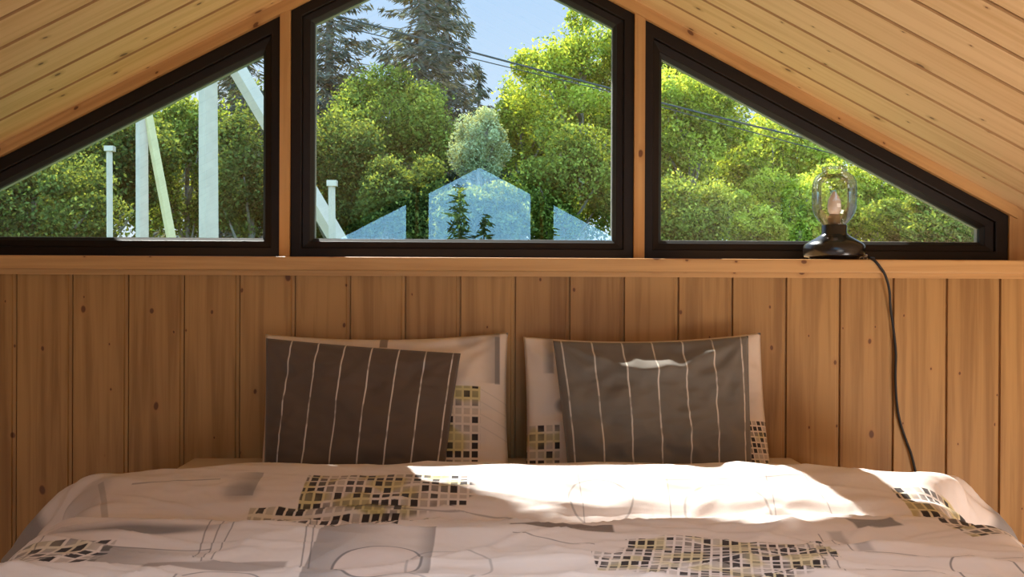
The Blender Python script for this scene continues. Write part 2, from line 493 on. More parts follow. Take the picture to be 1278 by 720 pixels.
# ------------------------------------------------------------------ bed
BX = .07
def zrel(z): return EYE.z + z
bed = empty('bed', (BX, -1.05, 0)); tag(bed, 'low pine double bed frame under the duvet', 'bed')
bp = []
bp.append(MB().box(BX - .91, BX + .91, -2.10, -.04, .22, .34).build('bed_frame', M_bed, bed, uvfn=lambda co, p: (co.z, co.x + co.y)))
for sx in (-1, 1):
    for yy in (-2.04, -.10):
        bp.append(bevel(MB().box(BX + sx * .86 - .04, BX + sx * .86 + .04, yy - .04, yy + .04, 0, .22).build('leg', M_bed, bed, uvfn=lambda co, p: (co.x, co.z)), .005))
for o in bp: o.matrix_parent_inverse = Matrix.Translation(-Vector(bed.location))
M_sheet = flat('beige_sheet', (.60, .50, .40), .9, nscale=8, amt=.06)
def round_box(name, x0, x1, y0, y1, z0, z1, r, mat):
    o = MB().box(x0, x1, y0, y1, z0, z1).build(name, mat)
    b = o.modifiers.new('b', 'BEVEL'); b.width = r; b.segments = 5
    for p in o.data.polygons: p.use_smooth = True
    return o
MT = zrel(-.505)
mat_o = round_box('mattress', BX - .90, BX + .90, -2.08, -.03, .34, MT, .05, M_sheet)
tag(mat_o, 'thick mattress in a beige sheet under the patterned duvet', 'mattress')

fs = round_box('folded_sheet', PY(222, 577, -.15).x, PY(1008, 577, -.15).x, -.27, -.035, MT, EYE.z - .467, .016, M_sheet)
tag(fs, 'folded beige sheet lying under the pillows at the head of the bed', 'sheet')
# duvet -----------------------------------------------------------------------------
def sstep(a, b, x):
    t = min(1, max(0, (x - a) / (b - a))); return t * t * (3 - 2 * t)
PROF = [(-.300, -.490), (-.315, -.462), (-.34, -.437), (-.38, -.417), (-.43, -.411), (-.49, -.421), (-.55, -.438), (-.60, -.456),
        (-.632, -.482), (-.650, -.502), (-.672, -.484), (-.72, -.466), (-.78, -.459), (-.90, -.461), (-1.1, -.465), (-1.5, -.47), (-2.05, -.475), (-2.12, -.50), (-2.15, -.56), (-2.16, -.70)]
# resample the profile by arc length
pa = np.array(PROF); seg = np.hypot(*np.diff(pa, axis=0).T); cum = np.concatenate([[0], np.cumsum(seg)])
def prof(t):
    return float(np.interp(t, cum, pa[:, 0])), float(np.interp(t, cum, pa[:, 1]))
NT, NS = 300, 360
HS = 1.26
def duvet_point(s, t):
    y, z = prof(t)
    back = 1 - sstep(.35, .60, -y)               # 1 on the rolled top edge
    sg = -1 if s < 0 else 1
    w0 = (.955 if sg < 0 else .985) * back + (.845 if sg < 0 else .86) * (1 - back)
    ang = math.radians(46 * back + 82 * (1 - back))
    a = abs(s); r = .16 * back + .10 * (1 - back)
    base = z
    if a <= w0: x = a; dz = 0; nx, nz = 0, 1
    else:
        e = a - w0; th = min(e / r, ang)
        x = w0 + r * math.sin(th); dz = -r * (1 - math.cos(th)); rem = e - r * th
        if rem > 0: x += rem * math.cos(ang); dz -= rem * math.sin(ang)
        nx, nz = math.sin(th), math.cos(th)
    # gentle crown fall toward the ends of the roll
    dz -= .030 * back * sstep(.55, 1.05, a)
    # wrinkles
    n = noise.noise(Vector((s * 1.7 + 3, y * 6.5, 0))) * .020 * (1.0 if y < -.62 else .35)
    n += noise.noise(Vector((s * 3.1 + 1, y * 16, 3))) * .0085
    n += noise.noise(Vector((s * 9 + y * 7, y * 26 - s * 5, 7))) * .0040
    kf = .22 + .45 * sstep(.50, .68, -y)
    n += abs(noise.noise(Vector((s * 4 + 11, y * 9 + s * 1.5, 9)))) * -.016 * kf
    n += (1 - min(1, abs(noise.noise(Vector((s * 1.9 + 4, y * 12 + s * 2.2, 30)))) * 5)) ** 2 * .010 * kf
    n += (1 - min(1, abs(noise.noise(Vector((s * 2.6 - 7, y * 8 - s * 3.0, 41)))) * 6)) ** 2 * .009 * kf
    if a > .8:
        n += noise.noise(Vector((s * 7, y * 20, 20))) * .034 * sstep(.8, 1.05, a)
    # the crease under the roll wanders a little
    yw = noise.noise(Vector((s * 1.3, 5, 2))) * .035 * sstep(.45, .6, -y) * (1 - sstep(.9, 1.1, -y))
    X = BX + sg * (x + nx * n); Z = EYE.z + base + dz + nz * n
    return (X, y + yw, Z)
verts = []; uvs = []
for j in range(NT + 1):
    t = cum[-1] * (j / NT) ** 1.25
    yv, _ = prof(t)
    for i in range(NS + 1):
        s = -HS + 2 * HS * i / NS
        verts.append(duvet_point(s, t)); uvs.append((BX + s, -yv))
faces = [(j * (NS + 1) + i, (j + 1) * (NS + 1) + i, (j + 1) * (NS + 1) + i + 1, j * (NS + 1) + i + 1) for j in range(NT) for i in range(NS)]
def D(px, py, z=-.455):
    if py < 640: z = -.411 - (py - 580) / 60 * .055
    p = PZ(px, py, EYE.z + z); return p.x, -p.y
pr = Print('duvet_print', (.76, .68, .655))
def prect(px0, py0, px1, py1, **kw):
    a = D((px0), (py0 + py1) / 2); b = D(px1, (py0 + py1) / 2); c = D((px0 + px1) / 2, py0); d = D((px0 + px1) / 2, py1)
    return pr.rect(a[0], b[0], min(c[1], d[1]), max(c[1], d[1]), **kw)
def pell(px, py, rx, ry, **kw):
    c = D(px, py); a = D(px + rx, py); b1 = D(px, py - ry); b2 = D(px, py + ry)
    return pr.ell(c[0], (b1[1] + b2[1]) / 2, abs(a[0] - c[0]), abs(b1[1] - b2[1]) / 2, **kw)
def parc(px, py, rx, ry, **kw):
    c = D(px, py); a = D(px + rx, py); b1 = D(px, py - ry); b2 = D(px, py + ry)
    return pr.arc(c[0], (b1[1] + b2[1]) / 2, abs(a[0] - c[0]), abs(b1[1] - b2[1]) / 2, **kw)
def pline(px0, py0, px1, py1, w=.0016):
    a = D(px0, py0); b = D(px1, py1); return pr.line(a[0], a[1], b[0], b[1], w)
GREY = (.13, .12, .125); BR = (.10, .06, .04)
# roll
pr.grid(prect(378, 592, 585, 626).max(pell(500, 612, 92, 22)), .0205, .025, 0, .60, .9)
pr.grid(prect(305, 626, 505, 652).max(pell(420, 640, 120, 12)), .0205, .021, .25, .50, .4)
pr.grid(prect(1142, 600, 1330, 668), .021, .024, -.15, .52, .9)
pr.shade(prect(286, 589, 322, 616), GREY, D(280, 600)[0], D(322, 600)[0], .5)
pr.paint(pell(300, 612, 22, 8, e=.5), GREY, .4)
pr.paint(pline(165, 601, 275, 599, .0022), GREY, .5)
pr.paint(pline(136, 640, 126, 596, .006), GREY, .35)
pr.paint(prect(60, 592, 122, 640, e=.02), GREY, .30)
pr.paint(pr.rect(BX - 1.30, BX - 1.13, .25, .62, e=.02), GREY, .75)  # grey print with the shade of the hanging corner put into it
pr.paint(pr.rect(BX + 1.15, BX + 1.30, .25, .62, e=.02), GREY, .8)
for (a, b, c, d) in ((830, 597, 1000, 592), (832, 596, 838, 634), (955, 590, 968, 632), (1000, 588, 1060, 640), (720, 590, 730, 634), (400, 628, 640, 632)):
    pr.paint(pline(a, b, c, d, .0012), GREY, .55)
for (a, b, c, d) in ((905, 622, 52, 20), (750, 618, 40, 18)):
    pr.paint(parc(a, b, c, d), GREY, .5)
pr.paint(prect(830, 594, 955, 606, e=.004), (.50, .50, .20), .25)
# below the crease
pr.paint(prect(636, 649, 765, 662, e=.003), BR, .80)
pr.paint(prect(1062, 643, 1118, 653, e=.004), GREY, .8)
pr.grid(prect(786, 668, 1035, 690).max(pell(900, 694, 130, 30)).max(prect(742, 686, 850, 706)), .017, .016, .25, .58, .75)
pr.grid(prect(-30, 673, 130, 694), .026, .021, .4, .46, .5)
pr.paint(pell(165, 661, 95, 5, e=.5), (.08, .08, .10), .75)
pr.shade(prect(388, 657, 540, 710), GREY, D(500, 690)[0], D(385, 690)[0], .55)
pr.shade(prect(388, 657, 540, 710), GREY, D(510, 690)[0], D(545, 690)[0], .65)
pr.paint(prect(388, 657, 540, 710, e=.002) , GREY, .12)
pr.paint(pell(470, 695, 56, 13, e=.03), (.66, .55, .51), .8)
pr.paint(parc(470, 695, 56, 13), GREY, .8)
pr.paint(parc(560, 700, 54, 16), GREY, .4)
pr.paint(parc(268, 716, 62, 16, w=.02), GREY, .7)
pr.paint(parc(1235, 702, 44, 12), GREY, .8)
pr.paint(pell(575, 722, 60, 8, e=.4), GREY, .65)
pr.shade(prect(114, 676, 262, 698), GREY, D(262, 690)[0], D(110, 690)[0], .55)
pr.paint(prect(180, 692, 355, 699, e=.004), (.16, .11, .09), .55)
for (a, b, c, d) in ((240, 690, 268, 642), (250, 692, 284, 646), (262, 690, 300, 650), (374, 700, 388, 640), (384, 700, 396, 640), (372, 654, 400, 650), (115, 676, 262, 676),
                     (1020, 656, 1066, 684), (1000, 665, 1040, 706), (1010, 660, 1056, 708), (1060, 684, 1278, 690), (640, 668, 742, 676), (1080, 700, 1180, 706), (0, 706, 100, 690), (0, 700, 60, 668)):
    pr.paint(pline(a, b, c, d, .0013), GREY, .7)
pr.paint(prect(1052, 655, 1070, 684, e=.006), GREY, .4)
duv = mesh_obj('duvet', verts, faces, pr.done(.35), smooth=True, uvs=uvs)
sm = duv.modifiers.new('solid', 'SOLIDIFY'); sm.thickness = .018; sm.offset = -1
tag(duv, 'rumpled beige duvet printed with grey shapes and dark checked patches, spread over the bed', 'duvet')

# ------------------------------------------------------------------ pillows
def pillow(name, corners, yt, yb, thick, mat, N=70, sag=(.018, .018), seed=0, uvf=None, wr=1.0, bump=None):
    """corners px: TL,TR,BR,BL; yt/yb depth of the top / bottom seam plane"""
    TLp, TRp = PY(*corners[0], yt), PY(*corners[1], yt)
    BRp, BLp = PY(*corners[2], yb), PY(*corners[3], yb)
    nrm = ((TRp - TLp).cross(BLp - TLp)).normalized()
    if nrm.y > 0: nrm = -nrm
    v = []; uv = []; f = []
    for side in (1, -1):
        for j in range(N + 1):
            for i in range(N + 1):
                a = i / N; b = j / N            # a left->right, b top->bottom
                A = 2 * a - 1; B = 2 * b - 1
                # concave edges between pointed corners
                a2 = .5 + .5 * A * (1 - sag[0] * 2.2 * (1 - B * B)); b2 = .5 + .5 * B * (1 - sag[1] * 4 * (1 - A * A))
                p = (TLp * (1 - a2) + TRp * a2) * (1 - b2) + (BLp * (1 - a2) + BRp * a2) * b2
                h = max(0, (1 - abs(A) ** 2.6)) ** .55 * max(0, (1 - abs(B) ** 2.6)) ** .55
                w = noise.noise(Vector((A * 2.2 + seed, B * 2.6, seed))) * .020 + noise.noise(Vector((A * 5 + seed, B * 5 + A * 3, 4))) * .010 - abs(noise.noise(Vector((A * 3 + B * 2 + seed, B * 6 - A * 2, 8)))) * .010
                # tension folds fanning out of the corners
                for (ca, cb) in ((-1, -1), (1, -1)):
                    dx, dy = A - ca, B - cb; rr = math.hypot(dx, dy); th = math.atan2(dy, dx * -ca)
                    w += math.sin(th * 13 + seed) * .010 * math.exp(-rr * 1.8) * min(1, rr * 3)
                d = h * thick * .5 + w * wr * min(1, h * 1.6)
                if side > 0 and bump: d += bump[2] * math.exp(-(((A - bump[0]) / bump[3]) ** 2 + ((B - bump[1]) / bump[4]) ** 2))
                if side < 0: d = -h * thick * .35
                v.append(p + nrm * d)
                uv.append(uvf(a, b, p) if uvf else (p.x, p.z))
    M = (N + 1) * (N + 1)
    for j in range(N):
        for i in range(N):
            q = j * (N + 1) + i
            f.append((q, q + N + 1, q + N + 2, q + 1)); f.append((M + q, M + q + 1, M + q + N + 2, M + q + N + 1))
    o = mesh_obj(name, v, f, mat, smooth=True, uvs=uv)
    # weld the seam
    import bmesh
    bm = bmesh.new(); bm.from_mesh(o.data); bmesh.ops.remove_doubles(bm, verts=bm.verts, dist=1e-5); bmesh.ops.recalc_face_normals(bm, faces=bm.faces); bm.to_mesh(o.data); bm.free()
    return o

def Wp(px, py, y=-.16):
    p = PY(px, py, y); return p.x, p.z
def pil_print(name): return Print(name, (.74, .62, .52))
def wrect(P, x0, y0, x1, y1, **k):
    a = Wp(x0, y0); b = Wp(x1, y1); return P.rect(a[0], b[0], b[1], a[1], **k)
p1 = pil_print('pillow_print_left')
p1.grid(wrect(p1, 556, 489, 599, 600), .0215, .0215, 0, .50, .9)
p1.shade(wrect(p1, 596, 418, 624, 484, e=.003), GREY, Wp(596, 430)[0], Wp(626, 430)[0], .6)
p1.paint(wrect(p1, 618, 424, 624, 485, e=.001), GREY, .55)
p1.paint(wrect(p1, 470, 418, 480, 440), BR, .7)
a = Wp(585, 430); p1.paint(p1.ell(a[0], a[1], .03, .02, e=.5), GREY, .35)
for yy in (500, 515, 530, 545):
    a = Wp(600, yy - 8); b = Wp(634, yy + 10); p1.paint(p1.line(a[0], a[1], b[0], b[1], .001), GREY, .22)
p2 = pil_print('pillow_print_right')
p2.grid(wrect(p2, 657, 534, 698, 600), .0215, .0215, 0, .52, .8)
p2.grid(wrect(p2, 936, 530, 975, 600), .014, .014, .2, .58, .9)
p2.shade(wrect(p2, 679, 422, 693, 472, e=.003), GREY, Wp(676, 430)[0], Wp(690, 430)[0], .6)
a = Wp(704, 512); p2.paint(p2.ell(a[0], a[1], .02, .018, e=.4), GREY, .7)
pl1 = pillow('pillow', [(331, 417), (634, 415), (638, 625), (322, 625)], -.055, -.165, .13, p1.done(.3), sag=(.012, .020), seed=1)
tag(pl1, 'beige printed pillow on the left side of the bed, behind the brown-grey cushion', 'pillow', 'beige printed pillows against the wall')
pl2 = pillow('pillow', [(653, 420), (949, 415), (968, 625), (654, 625)], -.055, -.165, .13, p2.done(.3), sag=(.012, .022), seed=5)
tag(pl2, 'beige printed pillow on the right side of the bed, behind the sunlit grey cushion', 'pillow', 'beige printed pillows against the wall')

def stripe_mat(name, base, sp, off):
    g = G(name); u, v = g.uv()
    n = g.noise(g.vec(u * 120, v * 160, 0.0), 6, 3, .6); big = g.noise(g.vec(u, v, 0.0), 5, 2)
    col = g.mix(n, tuple(x * .62 for x in base), tuple(x * 1.35 for x in base))
    wob = (g.noise(g.vec(0.0, v, 1.0), 9, 1) - .5) * .006
    d = ((((u - off) + wob) / sp + .5).fract() - .5).abs() * sp
    dash = g.noise(g.vec(u * 3, v * 38, 2.0), 1, 1)
    ln = g.step(d, .0026, .0012) * (g.step(dash, .30, .5) * .55 + .40)
    col = g.mix(ln, col, (.62, .55, .47))
    return g.bsdf(col, .9, bump=n * .35 + big, bstr=.3, bdist=.012, spec=.15, sheen=.2)
def lc_uv(a, b, p):     # stripe coordinate in metres, slanting parallel to the right edge
    return (a * .50 - (1 - b) * .040 * (1 - a) - 0.0, (1 - b) * .36)
def rc_uv(a, b, p): return (a * .50, (1 - b) * .36)
M_st1 = stripe_mat('brown_grey_stripe', (.115, .082, .062), .0745, .033)
M_st2 = stripe_mat('grey_stripe', (.165, .142, .118), .0765, .020)
cu1 = pillow('cushion', [(332, 422), (575, 441), (551, 622), (328, 622)], -.175, -.265, .12, M_st1, sag=(.006, .004), seed=9, uvf=lc_uv, wr=.8)
tag(cu1, 'dark brown-grey cushion with slanting white pinstripes, left one, leaning on a pillow', 'cushion', 'pinstriped cushions')
cu2 = pillow('cushion', [(690, 425), (934, 419), (941, 622), (712, 622)], -.175, -.265, .12, M_st2, sag=(.006, .014), seed=14, uvf=rc_uv, wr=1.0,
             bump=(-.02, -.60, .036, .40, .13))
tag(cu2, 'grey cushion with white pinstripes and a small sunlit spot near its top', 'cushion', 'pinstriped cushions')

# ------------------------------------------------------------------ lamp on the sill
LY = .062
lc = PY(1041, 300, LY); LX = lc.x; LZ = SILL_T
S = 1150 / (LY - EYE.y)                      # px per metre at the lamp
def pz(py): return (PY(1041, 323.5, LY).z - 0) and (323.5 - py) / S
lamp = empty('table_lamp', (LX, LY, LZ)); tag(lamp, 'black-based table lamp with clear glass globe standing on the window sill', 'lamp')
inv = Matrix.Translation(-Vector(lamp.location))
prf = [(0, 0), (27, 0), (30, 1), (30.5, 3.5), (36, 4.2), (37.2, 6), (37.4, 14), (37.0, 17.5), (35, 20.5), (29, 24.5), (21, 29), (16.5, 32), (15.4, 34), (15.4, 43.5), (14.6, 44.5), (0, 44.5)]
o1 = MB().lathe([(r / S, z / S) for r, z in prf], LX, LY, LZ).build('lamp_base', M_black, lamp, True)
gp = [(14.2, 44), (15, 46), (19, 50), (24.5, 58), (26.8, 66), (27, 76), (27, 90), (26.4, 98), (23.5, 105), (18, 109), (15, 110.5), (14.4, 112), (15.2, 114), (15.6, 116), (14.5, 117.5), (9, 118), (0, 118)]
o2 = MB().lathe([(r / S, z / S) for r, z in gp], LX, LY, LZ, 64).build('glass_globe', M_lampglass, lamp, True)
rib = [(15.2, 110), (16.2, 111), (16.4, 112.4), (15.4, 113.4)]
o3 = MB().lathe([(0, 44.6 / S), (7.5 / S, 44.6 / S), (8 / S, 47 / S), (7.6 / S, 55 / S), (6 / S, 58 / S), (0, 58.4 / S)], LX, LY, LZ, 24).build('bulb_socket', flat('brass_socket', (.42, .27, .13), .4, .3), lamp, True)
gb = G('bulb_glass')
M_bulb = gb.bsdf((.80, .62, .48), .18, spec=.8)
bl = [(0, 56), (5.5, 57), (7.6, 62), (8.6, 68), (7.8, 75), (5.2, 81), (2.4, 85.5), (0, 87)]
o4 = MB().lathe([(r / S, z / S) for r, z in bl], LX, LY, LZ, 24).build('bulb', M_bulb, lamp, True)
o5 = MB().tube([(LX + 36 / S, LY - .01, LZ + 4.5 / S), (LX + 40 / S, LY - .012, LZ + 4.5 / S)], 3.0 / S, 12).build('switch', flat('steel_switch', (.5, .48, .45), .3, .8), lamp, True)
for o in (o1, o2, o3, o4, o5): o.matrix_parent_inverse = inv
# cord
cp = [Vector((LX + 39 / S, LY - .012, LZ + 4.5 / S)), Vector((LX + 44 / S, LY - .035, LZ + .005)), PY(1087, 322.5, -.020), PY(1092, 325.5, -.0345)]
cp += [PY(x, y, d) for x, y, d in ((1099, 334, -.036), (1105, 344, -.034), (1110, 362, -.020), (1111.5, 385, -.010), (1115, 410, -.008), (1118, 440, -.007), (1117.5, 470, -.007), (1119, 500, -.007),
                                   (1123, 525, -.007), (1131, 550, -.008), (1137, 566, -.009), (1142, 586, -.009), (1147, 610, -.008), (1150, 640, -.008), (1151, 700, -.009))]
def catmull(P, n=8):
    Q = [P[0]] + P + [P[-1]]; out = []
    for i in range(1, len(Q) - 2):
        for k_ in range(n):
            t = k_ / n; a, b, c, d = Q[i - 1:i + 3]
            out.append(.5 * ((2 * b) + (c - a) * t + (2 * a - 5 * b + 4 * c - d) * t * t + (3 * b - a - 3 * c + d) * t ** 3))
    return out + [P[-1]]
cord = MB().tube(catmull(cp), .0036, 8).build('lamp_cord', M_cord, lamp, True); cord.matrix_parent_inverse = inv
cord['label'] = 'black cord hanging down the wall'

# ------------------------------------------------------------------ outdoors
GZ = -2.7
o = mesh_obj('ground', [(-80, .5, GZ), (80, .5, GZ), (80, 110, GZ), (-80, 110, GZ), (-80, -110, GZ), (80, -110, GZ)], [(0, 1, 2, 3), (4, 5, 1, 0)], M_ground)
tag(o, 'grass ground outside the house', kind='structure')
hw = MB().box(XL0, XR0, YB - .3, .30, GZ - .1, -.2).build('wall_outside', flat('dark_cladding', (.10, .07, .05), .8)); tag(hw, 'lower storey of the house', kind='structure')

def pole(name, label, px_top, py_top, px_bot, ydist, wpx, mat, cat, brace=None, cap=False, group=None, sq=True):
    k_ = (ydist - EYE.y) / F
    top = PY(px_top, py_top, ydist); b = PY(px_bot, 300, ydist)
    d = (b - top); t = (GZ - top.z) / d.z; bot = top + d * t; bot.x = top.x + d.x * t
    root = empty(name, (bot.x, bot.y, GZ)); tag(root, label, cat, group)
    w = wpx * k_ / 2
    mb = MB(); mb.tube([bot, top], w * 1.08, 4 if sq else 12, w * .95)
    o = mb.build('shaft', mat, root); o.matrix_parent_inverse = Matrix.Translation(-Vector(root.location))
    if cap:
        c = MB().box(top.x - w * 1.2, top.x + w * 1.5, top.y - w * 1.2, top.y + w * 1.2, top.z - w * 1.2, top.z + w * .4).build('cap', mat, root)
        c.matrix_parent_inverse = Matrix.Translation(-Vector(root.location))
    if brace:
        x0, y0, x1, y1, bw, m2 = brace
        a = PY(x0, y0, ydist); e = PY(x1, y1, ydist); d = e - a; t = (GZ - a.z) / d.z
        e2 = a + d * t
        c = MB().tube([e2, a], bw * k_ / 2, 4).build('brace', m2, root); c.matrix_parent_inverse = Matrix.Translation(-Vector(root.location))
    return root, top
_, ptop = pole('utility_pole', 'tall pale concrete utility pole with diagonal strut seen through the left window', 259, -30, 260.5, 9.5, 24, M_conc, 'pole', brace=(262, 28, 421, 298, 22, M_conc))
pole('utility_pole', 'slimmer pale utility pole with a yellowish leaning strut, left of the tall one', 177, 118, 177.5, 12, 16, M_conc, 'pole', brace=(180, 120, 213, 293, 12, M_pinepole))
pole('fence_post', 'thin pale post with small cap, leftmost outside the left window', 136.5, 184, 137, 9, 8, M_conc, 'post', cap=True)
pole('fence_post', 'thin pale post with small cap at lower left of the central window', 414, 227, 414.5, 9, 9, M_conc, 'post', cap=True)
lines = [[(259, -24), (600, 68), (768, 112), (828, 129), (1020, 176), (1420, 268)], [(259, -8), (610, 78), (768, 116), (828, 134), (1010, 184), (1420, 290)], [(259, 4), (600, 96), (770, 142), (850, 158), (1050, 212), (1420, 320)]]
for i, L in enumerate(lines[:2]):
    pts = catmull([PY(x, y, 9.5 + .25 * i) for x, y in L], 10)
    o = MB().tube(pts, .013 if i == 0 else .007, 6).build('power_line', M_wire)
    tag(o, ['upper thick black overhead wire crossing the central and right windows', 'thin black overhead wire just beneath the thick one', 'lowest thin black overhead wire across the windows'][i], 'wire', 'overhead wires outside')

# foliage ---------------------------------------------------------------------------
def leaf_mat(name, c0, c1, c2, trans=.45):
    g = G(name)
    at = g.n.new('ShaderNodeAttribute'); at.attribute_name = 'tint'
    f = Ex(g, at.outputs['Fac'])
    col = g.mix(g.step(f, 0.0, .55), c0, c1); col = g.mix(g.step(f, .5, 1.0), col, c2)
    d = g.n.new('ShaderNodeBsdfDiffuse'); t = g.n.new('ShaderNodeBsdfTranslucent')
    g.l.new(col.s, d.inputs[0])
    cy = g.mul(col, (1.25, 1.25, .55)); g.l.new(cy.s, t.inputs[0])
    mx = g.n.new('ShaderNodeMixShader'); mx.inputs[0].default_value = trans
    g.l.new(d.outputs[0], mx.inputs[1]); g.l.new(t.outputs[0], mx.inputs[2]); g.l.new(mx.outputs[0], g.out.inputs[0])
    return g.m
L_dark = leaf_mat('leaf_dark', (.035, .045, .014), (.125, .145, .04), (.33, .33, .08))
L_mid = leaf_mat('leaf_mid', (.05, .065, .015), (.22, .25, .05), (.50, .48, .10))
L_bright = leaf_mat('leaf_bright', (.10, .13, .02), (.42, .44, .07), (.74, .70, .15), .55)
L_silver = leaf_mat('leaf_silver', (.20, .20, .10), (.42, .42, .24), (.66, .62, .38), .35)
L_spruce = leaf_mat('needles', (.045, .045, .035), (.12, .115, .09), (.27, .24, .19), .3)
L_spruce_b = leaf_mat('needles_blue', (.02, .035, .025), (.06, .08, .06), (.12, .14, .09), .2)

def leaves_mesh(name, C, size, tint, aspect=.6, dirs=None):
    n = len(C)
    if dirs is None:
        a = RNG.normal(size=(n, 3)); a /= np.linalg.norm(a, axis=1)[:, None]
    else: a = dirs
    r = RNG.normal(size=(n, 3)); b = np.cross(a, r); b /= np.linalg.norm(b, axis=1)[:, None]
    sz = (size * RNG.uniform(.6, 1.3, n))[:, None]
    A = a * sz * .5; B = b * sz * .5 * aspect
    V = np.stack([C - A, C + B, C + A, C - B], 1).reshape(-1, 3)
    me = bpy.data.meshes.new(name)
    me.vertices.add(4 * n); me.vertices.foreach_set('co', V.astype(np.float32).ravel())
    me.loops.add(4 * n); me.loops.foreach_set('vertex_index', np.arange(4 * n, dtype=np.int32))
    me.polygons.add(n); me.polygons.foreach_set('loop_start', np.arange(0, 4 * n, 4, dtype=np.int32))
    me.polygons.foreach_set('loop_total', np.full(n, 4, dtype=np.int32))
    at = me.attributes.new('tint', 'FLOAT', 'POINT'); at.data.foreach_set('value', np.repeat(tint, 4).astype(np.float32))
    me.update(calc_edges=True); me.validate()
    return me

def broadleaf(label, px, py, y, rpx, hpx, mat, n=22000, lsize=.085, clumps=46, group='leafy trees beyond the garden', name='leafy_tree', asp=.6):
    c = PY(px, py, y); k_ = (y - EYE.y) / F
    R = Vector((rpx * k_, rpx * k_ * .75, hpx * k_))
    base = Vector((c.x, c.y, GZ))
    root = empty(name, base); tag(root, label, 'tree', group)
    cc = []; 
    while len(cc) < clumps:
        q = RNG.uniform(-1, 1, 3)
        if np.linalg.norm(q) < 1 and np.linalg.norm(q) > .35: cc.append(q * .86)
    cc = np.array(cc); rr = RNG.uniform(.16, .42, clumps)
    idx = RNG.integers(0, clumps, n)
    d = RNG.normal(size=(n, 3)); d /= np.linalg.norm(d, axis=1)[:, None]
    rad = RNG.uniform(.25, 1, n) ** .45
    Q = cc[idx] + d * (rad * rr[idx])[:, None]
    # stray leaves feather the outline
    st = RNG.random(n) < .16; Q[st] *= RNG.uniform(.75, 1.2, st.sum())[:, None]
    Pn = Q * np.array(R) + np.array(c - base)
    ct = RNG.uniform(-.18, .18, clumps)
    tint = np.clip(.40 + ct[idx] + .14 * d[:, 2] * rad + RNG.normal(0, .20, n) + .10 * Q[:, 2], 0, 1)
    me = leaves_mesh('foliage', Pn, lsize, tint, asp)
    me.materials.append(mat)
    link(bpy.data.objects.new('foliage', me), root)
    mb = MB(); H = c.z - GZ
    mb.tube([(0, 0, 0), (.05, 0, H * .5), (0, .05, H + R.z * .5)], .16, 8, .03)
    for i in range(9):
        q = cc[i]; e = Vector((q[0] * R.x, q[1] * R.y, H + q[2] * R.z)); s0 = Vector((.02, .02, max(H * .45, e.z - R.z * .5 - .4)))
        mb.tube([s0, (s0 + e) / 2 + Vector((0, 0, -.1)), e], .05, 6, .012)
    mb.build('trunk', M_bark, root, True)
    return root

def conifer(label, px, py_top, y, half_px_at0, mat, n=26000, seed=0, length=.30, py_ref=120, dens=1.0):
    """half_px_at0: half width in pixels at image row py_ref"""
    rg = random.Random(seed)
    top = PY(px, py_top, y); k_ = (y - EYE.y) / F
    base = Vector((top.x, top.y, GZ)); H = top.z - GZ
    slope = (half_px_at0 * k_) / ((py_ref - py_top) * k_)
    root = empty('spruce_tree', base); tag(root, label, 'tree', 'conifers beyond the garden')
    C = []; Dr = []; T = []
    z = H * .985; mb = MB(); mb.tube([(0, 0, 0), (0, 0, H * .6), (0, 0, H)], .22, 8, .02)
    while z > H * .22:
        depth = H - z
        L = min(slope * depth * rg.uniform(.75, 1.15) + .12, 4.2)
        nb = 5
        for b in range(nb):
            th = rg.uniform(0, 2 * math.pi); l = L * rg.uniform(.6, 1.1)
            droop = rg.uniform(.12, .38)
            dirv = Vector((math.cos(th), math.sin(th), 0)); side = Vector((-dirv.y, dirv.x, 0))
            pts = []
            for q in range(6):
                t = q / 5; pts.append(Vector((0, 0, z)) + dirv * l * t + Vector((0, 0, -droop * l * math.sin(t * 2.0) * .8 + .12 * l * t * t)))
            mb.tube(pts[::2] + [pts[-1]], .018, 3, .004, cap=False)
            ns = max(6, int(l * 30 * dens)); tb = rg.uniform(-.2, .2)
            for _ in range(ns):
                t = rg.random() ** .75; i0 = min(4, int(t * 5)); p = pts[i0].lerp(pts[i0 + 1], t * 5 - i0)
                w = l * .22 * (1 - t * .7) + .05
                o_ = rg.uniform(-1, 1) * w
                C.append(p + side * o_ + Vector((0, 0, -rg.random() * .16)))
                dv = (dirv * .6 + side * (1 if o_ > 0 else -1) * .7 + Vector((0, 0, -rg.uniform(.1, .9)))).normalized()
                Dr.append(dv); T.append(min(1, max(0, .42 + tb + rg.gauss(0, .17))))
        z -= rg.uniform(.12, .25)
    me = leaves_mesh('foliage', np.array([tuple(c) for c in C]), length, np.array(T), .17, np.array([tuple(d) for d in Dr]))
    me.materials.append(mat); link(bpy.data.objects.new('foliage', me), root)
    mb.build('trunk', M_bark, root, True)
    return root

# conifers
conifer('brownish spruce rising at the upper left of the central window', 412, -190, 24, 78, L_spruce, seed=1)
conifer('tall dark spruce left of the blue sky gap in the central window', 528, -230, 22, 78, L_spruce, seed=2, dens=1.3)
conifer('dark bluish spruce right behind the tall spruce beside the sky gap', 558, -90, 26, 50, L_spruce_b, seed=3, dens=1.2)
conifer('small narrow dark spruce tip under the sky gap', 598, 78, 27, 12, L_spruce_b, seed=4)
conifer('grey-brown spruce behind the strut in the left window', 305, -120, 25, 62, L_spruce, seed=6)
